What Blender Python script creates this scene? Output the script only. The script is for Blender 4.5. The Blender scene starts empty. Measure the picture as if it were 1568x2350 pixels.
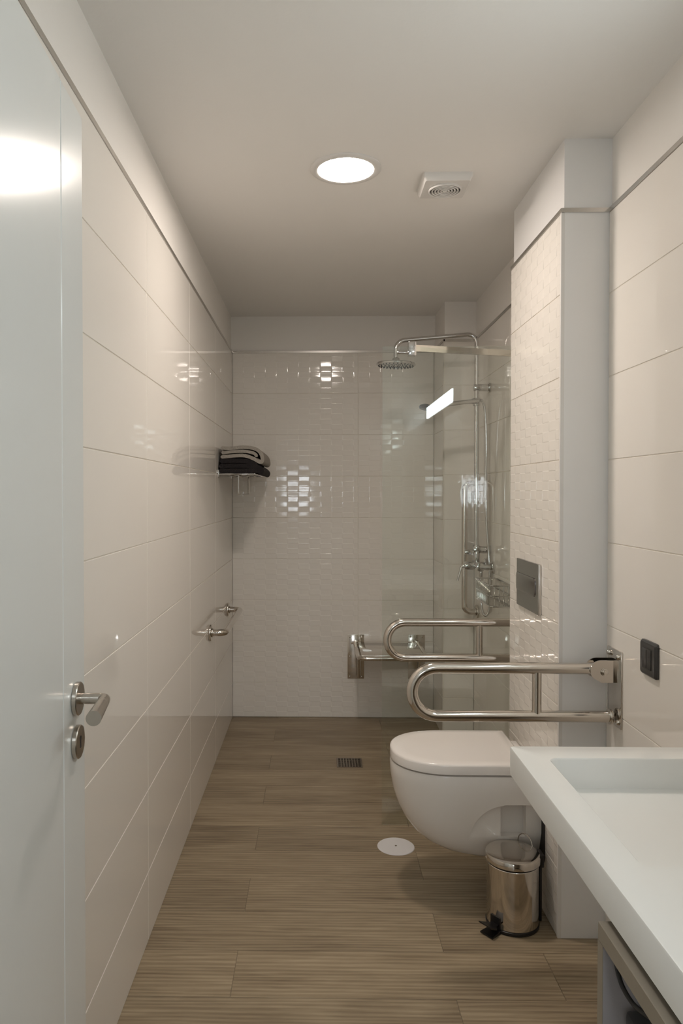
import bpy, bmesh, math, random
from math import sin, cos, pi, radians
from mathutils import Vector, Matrix
random.seed(7)
scene = bpy.context.scene
C = scene.collection

# ------------------------------------------------------------------ camera, world, exposure
F_PX, W_PX, H_PX = 1700.0, 1568.0, 2350.0
PPX, PPY, VPX, VPY = 697.0, 1157.0, 727.0, 1131.0
CAM_H = 1.3605
cam = bpy.data.cameras.new('camera')
cam.sensor_fit = 'AUTO'; cam.sensor_width = 36.0
cam.lens = F_PX / H_PX * 36.0
cam.shift_x = (W_PX / 2 - PPX) / H_PX
cam.shift_y = -(H_PX / 2 - PPY) / H_PX
cam.clip_start = 0.02
camo = bpy.data.objects.new('camera', cam); C.objects.link(camo)
camo.location = (0, 0, CAM_H)
camo.rotation_euler = (radians(90) - math.atan((PPY - VPY) / F_PX), 0, math.atan((VPX - PPX) / F_PX))
scene.camera = camo

world = bpy.data.worlds.new('world'); scene.world = world
world.use_nodes = True
world.node_tree.nodes['Background'].inputs[0].default_value = (0.75, 0.85, 1.0, 1)
world.node_tree.nodes['Background'].inputs[1].default_value = 0.15

vs = scene.view_settings
vs.view_transform = 'Standard'; vs.look = 'None'; vs.gamma = 1.0; vs.use_curve_mapping = False
vs.exposure = 1.16

DOWNLIGHT_STRENGTH = 58.0
DOWNLIGHT_COLOUR = (1.0, 0.895, 0.81)
VANITY_STRENGTH = 6.2
VANITY_COLOUR = (0.86, 0.97, 1.0)
WINDOW_STRENGTH = 6.0
HALL_FILL_STRENGTH = 10.0  # added fill panel out of view behind the camera

# ------------------------------------------------------------------ dimensions (metres)
CEIL = 2.424
XL, XR = -0.5105, 0.880          # tiled faces of the side walls
YB, YF = 4.474, 0.48             # back wall face, inner face of the doorway wall
BX, BY0, BY1 = 0.737, 2.256, 2.833   # boxed-out cistern wall
CX, CY = 0.705, 4.147            # back corner column
ROWS = [0.0, 0.21, 0.46, 0.71, 0.96, 1.21, 1.46, 1.71, 1.96, 2.204]
TILE_T, GAP = 0.008, 0.0024

# ------------------------------------------------------------------ materials
def mat_new(name):
    m = bpy.data.materials.new(name); m.use_nodes = True
    nt = m.node_tree
    return m, nt, nt.nodes['Principled BSDF'], nt.nodes['Material Output']
def N(nt, t, **kw):
    n = nt.nodes.new(t)
    for k, v in kw.items(): setattr(n, k, v)
    return n
def L(nt, a, b): nt.links.new(a, b)
def setin(b, **kw):
    for k, v in kw.items():
        b.inputs[k.replace('_', ' ')].default_value = v
def M_plain(name, col, rough=0.5, metal=0.0, bump=0.0, bscale=200, coat=0.0, rvar=0.0):
    m, nt, b, o = mat_new(name)
    setin(b, Base_Color=(*col, 1), Roughness=rough, Metallic=metal)
    if coat: b.inputs['Coat Weight'].default_value = coat
    tc = N(nt, 'ShaderNodeTexCoord')
    if bump:
        n = N(nt, 'ShaderNodeTexNoise'); n.inputs['Scale'].default_value = bscale
        n.inputs['Detail'].default_value = 3
        L(nt, tc.outputs['Object'], n.inputs['Vector'])
        bp = N(nt, 'ShaderNodeBump'); bp.inputs['Distance'].default_value = bump
        bp.inputs['Strength'].default_value = 1.0
        L(nt, n.outputs['Fac'], bp.inputs['Height']); L(nt, bp.outputs['Normal'], b.inputs['Normal'])
    if rvar:
        n2 = N(nt, 'ShaderNodeTexNoise'); n2.inputs['Scale'].default_value = 6
        n2.inputs['Detail'].default_value = 4
        L(nt, tc.outputs['Object'], n2.inputs['Vector'])
        mr = N(nt, 'ShaderNodeMapRange')
        mr.inputs['To Min'].default_value = max(0.0, rough - rvar); mr.inputs['To Max'].default_value = rough + rvar
        L(nt, n2.outputs['Fac'], mr.inputs['Value']); L(nt, mr.outputs['Result'], b.inputs['Roughness'])
    return m
def M_emit(name, col, strength):
    m, nt, b, o = mat_new(name)
    setin(b, Base_Color=(0.8, 0.8, 0.8, 1), Emission_Color=(*col, 1), Emission_Strength=strength)
    return m
def M_relief(name, col):
    """glazed tile pressed with a chequered weave of small shallow cells"""
    m, nt, b, o = mat_new(name)
    setin(b, Base_Color=(*col, 1), Roughness=0.07)
    b.inputs['Specular IOR Level'].default_value = 0.5
    tc = N(nt, 'ShaderNodeTexCoord'); sx = N(nt, 'ShaderNodeSeparateXYZ')
    L(nt, tc.outputs['Object'], sx.inputs[0])
    def op(o_, a, bb=None, c=None):
        n = N(nt, 'ShaderNodeMath', operation=o_)
        for i, v in enumerate((a, bb, c)):
            if v is None: continue
            if isinstance(v, (int, float)): n.inputs[i].default_value = v
            else: L(nt, v, n.inputs[i])
        return n.outputs[0]
    u = sx.outputs['X']; v = sx.outputs['Z']
    sv0 = op('SINE', op('MULTIPLY', v, 2 * pi / 0.0625))
    su0 = op('SINE', op('MULTIPLY', u, pi / 0.0665))
    # soft clamp x*k/sqrt(1+(xk)^2)
    def soft(x, k):
        xk = op('MULTIPLY', x, k)
        return op('DIVIDE', xk, op('SQRT', op('ADD', op('MULTIPLY', xk, xk), 1.0)))
    chk = op('MULTIPLY', soft(sv0, 13.0), soft(su0, 9.0))
    pil = op('MULTIPLY', op('MULTIPLY', sv0, su0), 0.12)
    cv0 = op('COSINE', op('MULTIPLY', v, 2 * pi / 0.0625))
    tilt = op('MULTIPLY', op('MULTIPLY', cv0, soft(su0, 9.0)), 0.45)   # alternate cells lean a little up / down
    h = op('ADD', op('ADD', chk, pil), tilt)
    bp = N(nt, 'ShaderNodeBump'); bp.inputs['Distance'].default_value = 0.00030
    bp.inputs['Strength'].default_value = 1.0
    L(nt, h, bp.inputs['Height']); L(nt, bp.outputs['Normal'], b.inputs['Normal'])
    return m
def M_tile(name, col):
    m, nt, b, o = mat_new(name)
    setin(b, Base_Color=(*col, 1), Roughness=0.02, IOR=1.58)
    tc = N(nt, 'ShaderNodeTexCoord'); oi = N(nt, 'ShaderNodeObjectInfo')
    va = N(nt, 'ShaderNodeVectorMath', operation='ADD')
    mu = N(nt, 'ShaderNodeMath', operation='MULTIPLY'); mu.inputs[1].default_value = 30
    L(nt, oi.outputs['Random'], mu.inputs[0])
    L(nt, tc.outputs['Object'], va.inputs[0]); L(nt, mu.outputs[0], va.inputs[1])
    n = N(nt, 'ShaderNodeTexNoise'); n.inputs['Scale'].default_value = 5; n.inputs['Detail'].default_value = 1
    L(nt, va.outputs[0], n.inputs['Vector'])
    bp = N(nt, 'ShaderNodeBump'); bp.inputs['Distance'].default_value = 0.00008; bp.inputs['Strength'].default_value = 1
    L(nt, n.outputs['Fac'], bp.inputs['Height']); L(nt, bp.outputs['Normal'], b.inputs['Normal'])
    return m
def M_wood(name):
    m, nt, b, o = mat_new(name)
    tc = N(nt, 'ShaderNodeTexCoord'); oi = N(nt, 'ShaderNodeObjectInfo')
    mu = N(nt, 'ShaderNodeVectorMath', operation='SCALE'); mu.inputs[0].default_value = (17.3, 9.1, 5.7)
    L(nt, oi.outputs['Random'], mu.inputs['Scale'])
    va = N(nt, 'ShaderNodeVectorMath', operation='ADD')
    L(nt, tc.outputs['Object'], va.inputs[0]); L(nt, mu.outputs[0], va.inputs[1])
    def noise(sx, sy, detail, rough=0.55, dist=0.0):
        mp = N(nt, 'ShaderNodeMapping'); mp.inputs['Scale'].default_value = (sx, sy, 1)
        L(nt, va.outputs[0], mp.inputs['Vector'])
        n = N(nt, 'ShaderNodeTexNoise'); n.inputs['Scale'].default_value = 1
        n.inputs['Detail'].default_value = detail; n.inputs['Roughness'].default_value = rough
        n.inputs['Distortion'].default_value = dist
        L(nt, mp.outputs[0], n.inputs['Vector'])
        return n.outputs['Fac']
    broad = noise(1.9, 12, 4, 0.55, 0.8)
    fine = noise(6.5, 110, 4, 0.65, 0.5)
    fleck = noise(11, 260, 2, 0.5)
    # long growth-ring bands bowed along the plank
    mp = N(nt, 'ShaderNodeMapping'); mp.inputs['Scale'].default_value = (0.55, 9.0, 1)
    L(nt, va.outputs[0], mp.inputs['Vector'])
    wv = N(nt, 'ShaderNodeTexWave', wave_type='BANDS', bands_direction='Y')
    wv.inputs['Scale'].default_value = 2.2; wv.inputs['Distortion'].default_value = 9.0
    wv.inputs['Detail'].default_value = 3; wv.inputs['Detail Scale'].default_value = 0.9
    L(nt, mp.outputs[0], wv.inputs['Vector'])
    def mix(a, bb, f):
        n = N(nt, 'ShaderNodeMath', operation='MULTIPLY_ADD')
        L(nt, bb, n.inputs[0]); n.inputs[1].default_value = f
        if isinstance(a, (int, float)): n.inputs[2].default_value = a
        else: L(nt, a, n.inputs[2])
        return n.outputs[0]
    s = mix(mix(mix(mix(-0.04, broad, 0.52), fine, 0.30), wv.outputs['Fac'], 0.13), fleck, 0.13)
    rp = N(nt, 'ShaderNodeValToRGB')
    e = rp.color_ramp.elements
    e[0].position = 0.30; e[0].color = (0.165, 0.118, 0.072, 1)
    e[1].position = 0.72; e[1].color = (0.460, 0.365, 0.245, 1)
    el = e.new(0.50); el.color = (0.305, 0.235, 0.152, 1)
    L(nt, s, rp.inputs[0])
    hs = N(nt, 'ShaderNodeHueSaturation')
    mr = N(nt, 'ShaderNodeMapRange'); mr.inputs['To Min'].default_value = 0.90; mr.inputs['To Max'].default_value = 1.08
    L(nt, oi.outputs['Random'], mr.inputs['Value']); L(nt, mr.outputs[0], hs.inputs['Value'])
    L(nt, rp.outputs['Color'], hs.inputs['Color']); L(nt, hs.outputs['Color'], b.inputs['Base Color'])
    setin(b, Roughness=0.42)
    b.inputs['Specular IOR Level'].default_value = 0.35
    bp = N(nt, 'ShaderNodeBump'); bp.inputs['Distance'].default_value = 0.0005; bp.inputs['Strength'].default_value = 0.6
    L(nt, fine, bp.inputs['Height']); L(nt, bp.outputs['Normal'], b.inputs['Normal'])
    return m
def M_glass(name, tint):
    """clear pane: straight transmission plus a Fresnel mirror term"""
    m, nt, b, o = mat_new(name); nt.nodes.remove(b)
    tr = N(nt, 'ShaderNodeBsdfTransparent'); tr.inputs[0].default_value = (*tint, 1)
    gl = N(nt, 'ShaderNodeBsdfGlossy'); gl.inputs['Roughness'].default_value = 0.0
    gl.inputs[0].default_value = (1, 1, 1, 1)
    lw = N(nt, 'ShaderNodeLayerWeight'); lw.inputs['Blend'].default_value = 0.5
    pw = N(nt, 'ShaderNodeMath', operation='POWER'); pw.inputs[1].default_value = 5
    L(nt, lw.outputs['Facing'], pw.inputs[0])
    ma = N(nt, 'ShaderNodeMath', operation='MULTIPLY_ADD'); ma.inputs[1].default_value = 0.95; ma.inputs[2].default_value = 0.043
    L(nt, pw.outputs[0], ma.inputs[0])
    mx = N(nt, 'ShaderNodeMixShader')
    L(nt, ma.outputs[0], mx.inputs[0]); L(nt, tr.outputs[0], mx.inputs[1]); L(nt, gl.outputs[0], mx.inputs[2])
    L(nt, mx.outputs[0], o.inputs['Surface'])
    return m

WHITE = (0.90, 0.855, 0.795)
m_paint = M_plain('wall_paint', (0.90, 0.865, 0.82), 0.6, bump=0.0003, bscale=120)
m_ceil = M_plain('ceiling_paint', (0.92, 0.90, 0.87), 0.7, bump=0.0003, bscale=90)
m_satin = M_plain('satin_panel', (0.89, 0.88, 0.87), 0.32, bump=0.0002, bscale=9)
m_tile = M_tile('glazed_tile', WHITE)
m_relief = M_relief('relief_tile', WHITE)
m_grout = M_plain('grout', (0.84, 0.79, 0.71), 0.8, bump=0.0003, bscale=400)
m_floorgrout = M_plain('floor_grout', (0.30, 0.24, 0.17), 0.8, bump=0.0003, bscale=400)
m_wood = M_wood('wood_look_plank')
m_trim = M_plain('aluminium_trim', (0.62, 0.60, 0.57), 0.22, 1.0, rvar=0.04)
m_steel = M_plain('polished_stainless', (0.66, 0.62, 0.57), 0.11, 1.0, rvar=0.03)
m_chrome = M_plain('chrome', (0.62, 0.61, 0.60), 0.06, 1.0, rvar=0.02)
m_brushed = M_plain('brushed_nickel', (0.50, 0.46, 0.41), 0.27, 1.0, rvar=0.04)
m_ceramic = M_plain('sanitary_ceramic', (0.88, 0.835, 0.785), 0.09, bump=0.0004, bscale=6)
m_basin = M_plain('basin_solid_white', (0.88, 0.88, 0.85), 0.22, bump=0.0003, bscale=8)
m_lid = M_plain('toilet_lid_plastic', (0.88, 0.83, 0.785), 0.16, bump=0.0003, bscale=5)
m_door = M_plain('door_lacquer', (0.80, 0.81, 0.79), 0.19, bump=0.0003, bscale=7)
m_black = M_plain('black_plastic', (0.012, 0.011, 0.011), 0.35, rvar=0.05)
m_rubber = M_plain('black_rubber', (0.012, 0.012, 0.012), 0.6, rvar=0.05)
m_anthr = M_plain('anthracite_plastic', (0.045, 0.043, 0.042), 0.35, rvar=0.05)
m_plate = M_plain('smoked_chrome', (0.30, 0.285, 0.275), 0.16, 1.0, rvar=0.03)
m_whitepl = M_plain('white_plastic', (0.80, 0.78, 0.755), 0.38, bump=0.0002, bscale=60)
m_cover = M_plain('white_cover', (0.76, 0.74, 0.74), 0.5, bump=0.0003, bscale=80)
m_dark = M_plain('dark_void', (0.015, 0.012, 0.010), 0.8, bump=0.0003, bscale=80)
m_grate = M_plain('bronze_steel', (0.30, 0.25, 0.20), 0.35, 1.0, rvar=0.05)
m_towelg = M_plain('grey_towel', (0.36, 0.33, 0.29), 0.95, bump=0.004, bscale=260)
m_towelb = M_plain('black_towel', (0.016, 0.013, 0.014), 0.95, bump=0.004, bscale=260)
m_taupe = M_plain('taupe_laminate', (0.30, 0.26, 0.205), 0.5, bump=0.0002, bscale=150)
m_greige = M_plain('grey_laminate', (0.40, 0.37, 0.37), 0.5, bump=0.0002, bscale=150)
m_glass = M_glass('shower_glass', (0.965, 0.985, 0.97))
m_lamp = M_emit('lamp_diffuser', DOWNLIGHT_COLOUR, DOWNLIGHT_STRENGTH)
m_vanity = M_emit('vanity_diffuser', VANITY_COLOUR, VANITY_STRENGTH)
m_day = M_emit('window_daylight', (0.86, 0.93, 1.0), WINDOW_STRENGTH)
m_hall_fill = M_emit('hall_fill_glow', (0.84, 0.94, 1.0), HALL_FILL_STRENGTH)

# ------------------------------------------------------------------ mesh helpers: a shape is (verts, faces)
def xf(shape, mat):
    v, f = shape
    return [tuple(mat @ Vector(p)) for p in v], f
def join(*shapes):
    V, Fc = [], []
    for v, f in shapes:
        o = len(V); V += list(v); Fc += [tuple(i + o for i in q) for q in f]
    return V, Fc
def box(x0, x1, y0, y1, z0, z1, bev=0.0, seg=2):
    bm = bmesh.new()
    bmesh.ops.create_cube(bm, size=1.0)
    for v in bm.verts:
        v.co = Vector(((x0 + x1) / 2 + v.co.x * (x1 - x0), (y0 + y1) / 2 + v.co.y * (y1 - y0), (z0 + z1) / 2 + v.co.z * (z1 - z0)))
    if bev:
        bmesh.ops.bevel(bm, geom=list(bm.edges), offset=bev, segments=seg, profile=0.5, affect='EDGES')
    bm.verts.index_update()
    r = [tuple(v.co) for v in bm.verts], [tuple(v.index for v in f.verts) for f in bm.faces]
    bm.free()
    return r
def fillet(pts, rad, seg=8):
    pts = [Vector(p) for p in pts]; out = [pts[0]]
    for i in range(1, len(pts) - 1):
        a, b, c = pts[i - 1], pts[i], pts[i + 1]
        r = rad[i - 1] if isinstance(rad, (list, tuple)) else rad
        d1 = (a - b).normalized(); d2 = (c - b).normalized()
        ang = d1.angle(d2)
        if ang > pi - 1e-3 or r <= 0: out.append(b); continue
        t = min(r / math.tan(ang / 2), (a - b).length * 0.499, (c - b).length * 0.499)
        rr = t * math.tan(ang / 2)
        bis = (d1 + d2).normalized(); cen = b + bis * (rr / sin(ang / 2))
        p1 = b + d1 * t; p2 = b + d2 * t
        u = (p1 - cen); w = (p2 - cen); tot = u.angle(w)
        ax = u.cross(w).normalized()
        for k in range(seg + 1):
            out.append(cen + Matrix.Rotation(tot * k / seg, 3, ax) @ u)
    out.append(pts[-1])
    return out
def catmull(pts, n=8):
    P = [Vector(p) for p in pts]; P = [P[0] * 2 - P[1]] + P + [P[-1] * 2 - P[-2]]
    out = []
    for i in range(1, len(P) - 2):
        for k in range(n):
            t = k / n
            out.append(0.5 * ((2 * P[i]) + (P[i + 1] - P[i - 1]) * t + (2 * P[i - 1] - 5 * P[i] + 4 * P[i + 1] - P[i + 2]) * t * t + (3 * P[i] - P[i - 1] - 3 * P[i + 1] + P[i + 2]) * t ** 3))
    out.append(P[-2])
    return out
def tube(path, r, n=18, caps=True, closed=False):
    P = [Vector(p) for p in path]; m = len(P)
    rs = r if isinstance(r, (list, tuple)) else [r] * m
    T = []
    for i in range(m):
        if closed: d = P[(i + 1) % m] - P[i - 1]
        else: d = P[min(i + 1, m - 1)] - P[max(i - 1, 0)]
        T.append(d.normalized())
    nrm = T[0].orthogonal().normalized(); V, Fc = [], []
    for i in range(m):
        if i:
            ax = T[i - 1].cross(T[i])
            if ax.length > 1e-8: nrm = Matrix.Rotation(T[i - 1].angle(T[i]), 3, ax.normalized()) @ nrm
        nrm = (nrm - T[i] * nrm.dot(T[i])).normalized(); bn = T[i].cross(nrm)
        for k in range(n):
            a = 2 * pi * k / n
            V.append(tuple(P[i] + (nrm * cos(a) + bn * sin(a)) * rs[i]))
    for i in range(m if closed else m - 1):
        j = (i + 1) % m
        for k in range(n):
            Fc.append((i * n + k, i * n + (k + 1) % n, j * n + (k + 1) % n, j * n + k))
    if caps and not closed:
        Fc.append(tuple(range(n))[::-1]); Fc.append(tuple((m - 1) * n + k for k in range(n)))
    return V, Fc
def lathe(prof, n=40):
    """profile [(r,z)] about +Z; points with r=0 close the surface"""
    V, Fc, rings = [], [], []
    for r, z in prof:
        if r < 1e-6: rings.append([len(V)]); V.append((0, 0, z))
        else:
            rings.append(list(range(len(V), len(V) + n)))
            V += [(r * cos(2 * pi * k / n), r * sin(2 * pi * k / n), z) for k in range(n)]
    for a, b in zip(rings, rings[1:]):
        if len(a) == 1 and len(b) == 1: continue
        for k in range(n):
            k2 = (k + 1) % n
            if len(a) == 1: Fc.append((a[0], b[k], b[k2]))
            elif len(b) == 1: Fc.append((a[k], a[k2], b[0]))
            else: Fc.append((a[k], a[k2], b[k2], b[k]))
    return V, Fc
def along(shape, p, d):
    """put a +Z shape at p pointing along d"""
    q = Vector((0, 0, 1)).rotation_difference(Vector(d).normalized())
    return xf(shape, Matrix.Translation(Vector(p)) @ q.to_matrix().to_4x4())
def cyl(p, q, r, n=24, bev=0.0):
    p, q = Vector(p), Vector(q); h = (q - p).length
    if bev: prof = [(0, 0), (r - bev, 0), (r - bev * 0.3, bev * 0.3), (r, bev), (r, h - bev), (r - bev * 0.3, h - bev * 0.3), (r - bev, h), (0, h)]
    else: prof = [(0, 0), (r, 0), (r, h), (0, h)]
    return along(lathe(prof, n), p, q - p)
def loft(loops, cap0=True, cap1=True):
    n = len(loops[0]); V = [tuple(p) for l in loops for p in l]; Fc = []
    for i in range(len(loops) - 1):
        for k in range(n):
            k2 = (k + 1) % n
            Fc.append((i * n + k, i * n + k2, (i + 1) * n + k2, (i + 1) * n + k))
    if cap0: Fc.append(tuple(range(n))[::-1])
    if cap1: Fc.append(tuple((len(loops) - 1) * n + k for k in range(n)))
    return V, Fc
def extrude(poly, a, b, axis='z'):
    """2D polygon extruded; axis z: (x,y), axis y: (x,z), axis x: (y,z)"""
    def P(p, t): return (p[0], p[1], t) if axis == 'z' else ((p[0], t, p[1]) if axis == 'y' else (t, p[0], p[1]))
    return loft([[P(p, a) for p in poly], [P(p, b) for p in poly]])
def rrect(x0, x1, y0, y1, r, seg=8):
    out = []
    for cx, cy, a0 in ((x1 - r, y1 - r, 0), (x0 + r, y1 - r, 90), (x0 + r, y0 + r, 180), (x1 - r, y0 + r, 270)):
        for k in range(seg + 1):
            a = radians(a0 + 90 * k / seg); out.append((cx + r * cos(a), cy + r * sin(a)))
    return out
def obj(name, shape, mat, parent=None, origin=None, smooth=35):
    v, f = shape
    o0 = Vector(origin) if origin is not None else (parent.location.copy() if parent and parent.get('_root') else Vector((0, 0, 0)))
    me = bpy.data.meshes.new(name)
    me.from_pydata([tuple(Vector(p) - o0) for p in v], [], f)
    bm = bmesh.new(); bm.from_mesh(me); bmesh.ops.recalc_face_normals(bm, faces=bm.faces); bm.to_mesh(me); bm.free()
    if smooth:
        me.polygons.foreach_set('use_smooth', [True] * len(me.polygons))
        me.set_sharp_from_angle(angle=radians(smooth))
    me.materials.append(mat)
    o = bpy.data.objects.new(name, me); C.objects.link(o)
    if parent is not None:
        o.parent = parent
        if not parent.get('_root'): o.location = o0
    else: o.location = o0
    if parent is not None and parent.get('_root'): o['_root'] = 0
    return o
def sub(name, shape, mat, part, thing, smooth=35):
    """a sub-part: mesh in world coordinates under a part whose origin sits at the thing's root"""
    v, f = shape; o0 = thing.location
    o = obj(name, ([tuple(Vector(p) - o0) for p in v], f), mat, None, (0, 0, 0), smooth)
    o.parent = part
    return o
def tag(o, label, cat, group=None):
    o['label'] = label; o['category'] = cat
    if group: o['group'] = group
    return o
def thing(name, label, cat, loc, group=None):
    o = bpy.data.objects.new(name, None); C.objects.link(o)
    o.location = loc; o.empty_display_size = 0.05; o['_root'] = 1
    return tag(o, label, cat, group)
def struct(name, shape, mat, smooth=35, label=None):
    o = obj(name, shape, mat, None, None, smooth); o['kind'] = 'structure'
    if label: o['label'] = label
    return o

# ------------------------------------------------------------------ room shell
wall_left = struct('wall_left', box(-0.64, XL - 0.008, YF - 0.12, YB + 0.12, 0, CEIL), m_paint)
wall_back = struct('wall_back', box(XL - 0.008, XR + 0.008, YB + 0.008, YB + 0.12, 0, CEIL), m_paint)
wall_right = struct('wall_right', box(XR + 0.008, 1.01, YF - 0.12, YB + 0.12, 0, CEIL), m_paint)
ceiling = struct('ceiling', box(-0.64, 1.01, YF - 0.12, YB + 0.12, CEIL, CEIL + 0.1), m_ceil)
floor = struct('floor', box(-0.64, 1.01, YF - 0.12, YB + 0.12, -0.12, -0.0022), m_floorgrout)
wall_cistern = struct('wall_cistern', box(BX + 0.008, XR + 0.008, BY0, BY1 - 0.008, 0, CEIL), m_satin)
wall_column = struct('wall_column', box(CX + 0.008, XR + 0.008, CY + 0.008, YB + 0.008, 0, CEIL), m_paint)
# doorway wall around the opening the camera looks through
DX0, DX1, DZ = -0.405, 0.45, 2.065
wall_front = struct('wall_front', join(box(XL - 0.008, DX0, YF - 0.12, YF, 0, CEIL), box(DX1, XR + 0.008, YF - 0.12, YF, 0, CEIL),
                                       box(DX0, DX1, YF - 0.12, YF, DZ, CEIL)), m_paint)

# tiles ---------------------------------------------------------------------
_tiles = {}
def tile_mesh(w, h, mat):
    key = (round(w, 4), round(h, 4), mat.name)
    if key in _tiles: return _tiles[key]
    t, b = TILE_T, 0.0011
    V = [(0, 0, 0), (w, 0, 0), (w, 0, h), (0, 0, h)]
    V += [(0, -t + b, 0), (w, -t + b, 0), (w, -t + b, h), (0, -t + b, h)]
    V += [(b, -t, b), (w - b, -t, b), (w - b, -t, h - b), (b, -t, h - b)]
    Fc = []
    for k in range(4):
        k2 = (k + 1) % 4
        Fc += [(k, k2, 4 + k2, 4 + k), (4 + k, 4 + k2, 8 + k2, 8 + k)]
    Fc.append((8, 9, 10, 11))
    me = bpy.data.meshes.new('tile'); me.from_pydata(V, [], Fc); me.materials.append(mat)
    bm = bmesh.new(); bm.from_mesh(me); bmesh.ops.recalc_face_normals(bm, faces=bm.faces)
    bm.to_mesh(me); bm.free()
    _tiles[key] = me
    return me
def tile_wall(wall, origin, rotz, cuts, mat, rows=ROWS):
    """origin: foot of the wall's bare face where local u=0; u runs along the rotated +X"""
    R = Matrix.Rotation(rotz, 4, 'Z')
    g = GAP / 2
    # grout bed just behind the tile faces
    u0, u1 = cuts[0], cuts[-1]
    gs = xf(box(u0, u1, -TILE_T + 0.0022, 0, rows[0], rows[-1]), Matrix.Translation(Vector(origin)) @ R)
    obj('grout', gs, m_grout, wall, (0, 0, 0), 0)
    for a, b in zip(cuts, cuts[1:]):
        for z0, z1 in zip(rows, rows[1:]):
            me = tile_mesh(b - a - 2 * g, z1 - z0 - 2 * g, mat)
            o = bpy.data.objects.new('tile', me); C.objects.link(o); o.parent = wall
            o.location = Vector(origin) + R @ Vector((a + g, 0, z0 + g))
            o.rotation_euler = (0, 0, rotz)
# left wall, facing +X; u runs along +Y from YF
ycuts = [0.0] + [y - YF for y in (0.724, 1.474, 2.224, 2.974, 3.724, YB)]
tile_wall(wall_left, (XL - 0.008, YF, 0), pi / 2, ycuts, m_tile)
# back wall, facing -Y; u along +X from XL
tile_wall(wall_back, (XL, YB + 0.008, 0), 0, [0.0, 0.7605, CX - XL], m_relief)
# column side (faces -X; u runs along -Y) and front (faces -Y)
tile_wall(wall_column, (CX + 0.008, YB, 0), -pi / 2, [0.0, YB - CY], m_tile)
tile_wall(wall_column, (CX, CY + 0.008, 0), 0, [0.0, XR - CX], m_tile)
# right wall inside the shower, then in front of the cistern box
tile_wall(wall_right, (XR + 0.008, CY, 0), -pi / 2, [0.0, 0.75, CY - BY1], m_tile)
tile_wall(wall_right, (XR + 0.008, BY0, 0), -pi / 2, [0.0, 0.75, 1.5, BY0 - YF], m_tile)
# cistern box face (faces -X) and far return (faces +Y)
tile_wall(wall_cistern, (BX + 0.008, BY1, 0), -pi / 2, [0.0, BY1 - BY0 - 0.010], m_relief)
tile_wall(wall_cistern, (XR, BY1 - 0.008, 0), pi, [0.0, XR - BX - 0.010], m_tile)
# doorway wall, inside face left and right of the opening (faces +Y)
tile_wall(wall_front, (XR, YF - 0.008 + 0.001, 0), pi, [0.0, XR - DX1 - 0.06], m_tile)

# wood-look floor planks -----------------------------------------------------
_planks = {}
def plank_mesh(w, d):
    key = (round(w, 4), round(d, 4))
    if key in _planks: return _planks[key]
    b, t = 0.0008, 0.006
    V = [(0, 0, -t), (w, 0, -t), (w, d, -t), (0, d, -t), (0, 0, -b), (w, 0, -b), (w, d, -b), (0, d, -b),
         (b, b, 0), (w - b, b, 0), (w - b, d - b, 0), (b, d - b, 0)]
    Fc = []
    for k in range(4):
        k2 = (k + 1) % 4
        Fc += [(k, k2, 4 + k2, 4 + k), (4 + k, 4 + k2, 8 + k2, 8 + k)]
    Fc.append((8, 9, 10, 11))
    me = bpy.data.meshes.new('plank'); me.from_pydata(V, [], Fc); me.materials.append(m_wood)
    _planks[key] = me
    return me
# row edges along Y; joints alternate between two positions across the room
P_ROW = 0.205
edges = []
y = 2.18
while y > YF: y -= P_ROW
edges = [YF]
y += P_ROW
while y < YB - 0.01:
    edges.append(y); y += P_ROW
edges.append(YB)
for y0, y1 in zip(edges, edges[1:]):
    k = round(((y0 + y1) / 2 - 2.0825) / P_ROW)
    joints = [-0.2335, 0.6695] if k % 2 == 0 else [0.376]
    xs = [XL - 0.004] + joints + [XR + 0.004]
    for x0, x1 in zip(xs, xs[1:]):
        o = bpy.data.objects.new('plank', plank_mesh(x1 - x0 - 0.0014, y1 - y0 - 0.0014)); C.objects.link(o)
        o.parent = floor; o.location = (x0 + 0.0007, y0 + 0.0007, 0)

# aluminium trim strip capping the tiles ------------------------------------
TZ0, TZ1, TP = 2.2035, 2.2165, 0.0022
trims = [box(XL - 0.008, XL + TP, YF, YB - TP, TZ0, TZ1),
         box(XL, CX - TP, YB - TP, YB + 0.008, TZ0, TZ1),
         box(CX - TP, CX + 0.008, CY - TP, YB, TZ0, TZ1),
         box(CX, XR - TP, CY - TP, CY + 0.008, TZ0, TZ1),
         box(XR - TP, XR + 0.008, BY1, CY, TZ0, TZ1),
         box(BX, XR, BY1 - 0.008, BY1 + TP, TZ0, TZ1),
         box(BX - TP, BX + 0.008, BY0 - TP, BY1 + TP, TZ0, TZ1),
         box(BX, XR - TP, BY0 - TP - 0.002, BY0 + 0.001, TZ0, TZ1),
         box(XR - TP, XR + 0.008, YF, BY0 - 0.003, TZ0, TZ1)]
for i, s in enumerate(trims): struct('trim_%d' % (i + 1), s, m_trim, 0)
struct('trim_10', box(BX - 0.0005, BX + 0.010, BY0 - 0.0005, BY0 + 0.0105, 0, TZ0), m_whitepl, 0)
# door casing round the opening on the room side
struct('trim_11', join(box(DX1, DX1 + 0.06, YF, YF + 0.012, 0, DZ + 0.06), box(DX0 - 0.06, DX0, YF, YF + 0.012, 0, DZ + 0.06),
                       box(DX0, DX1, YF, YF + 0.012, DZ, DZ + 0.06)), m_door, 0)

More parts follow.
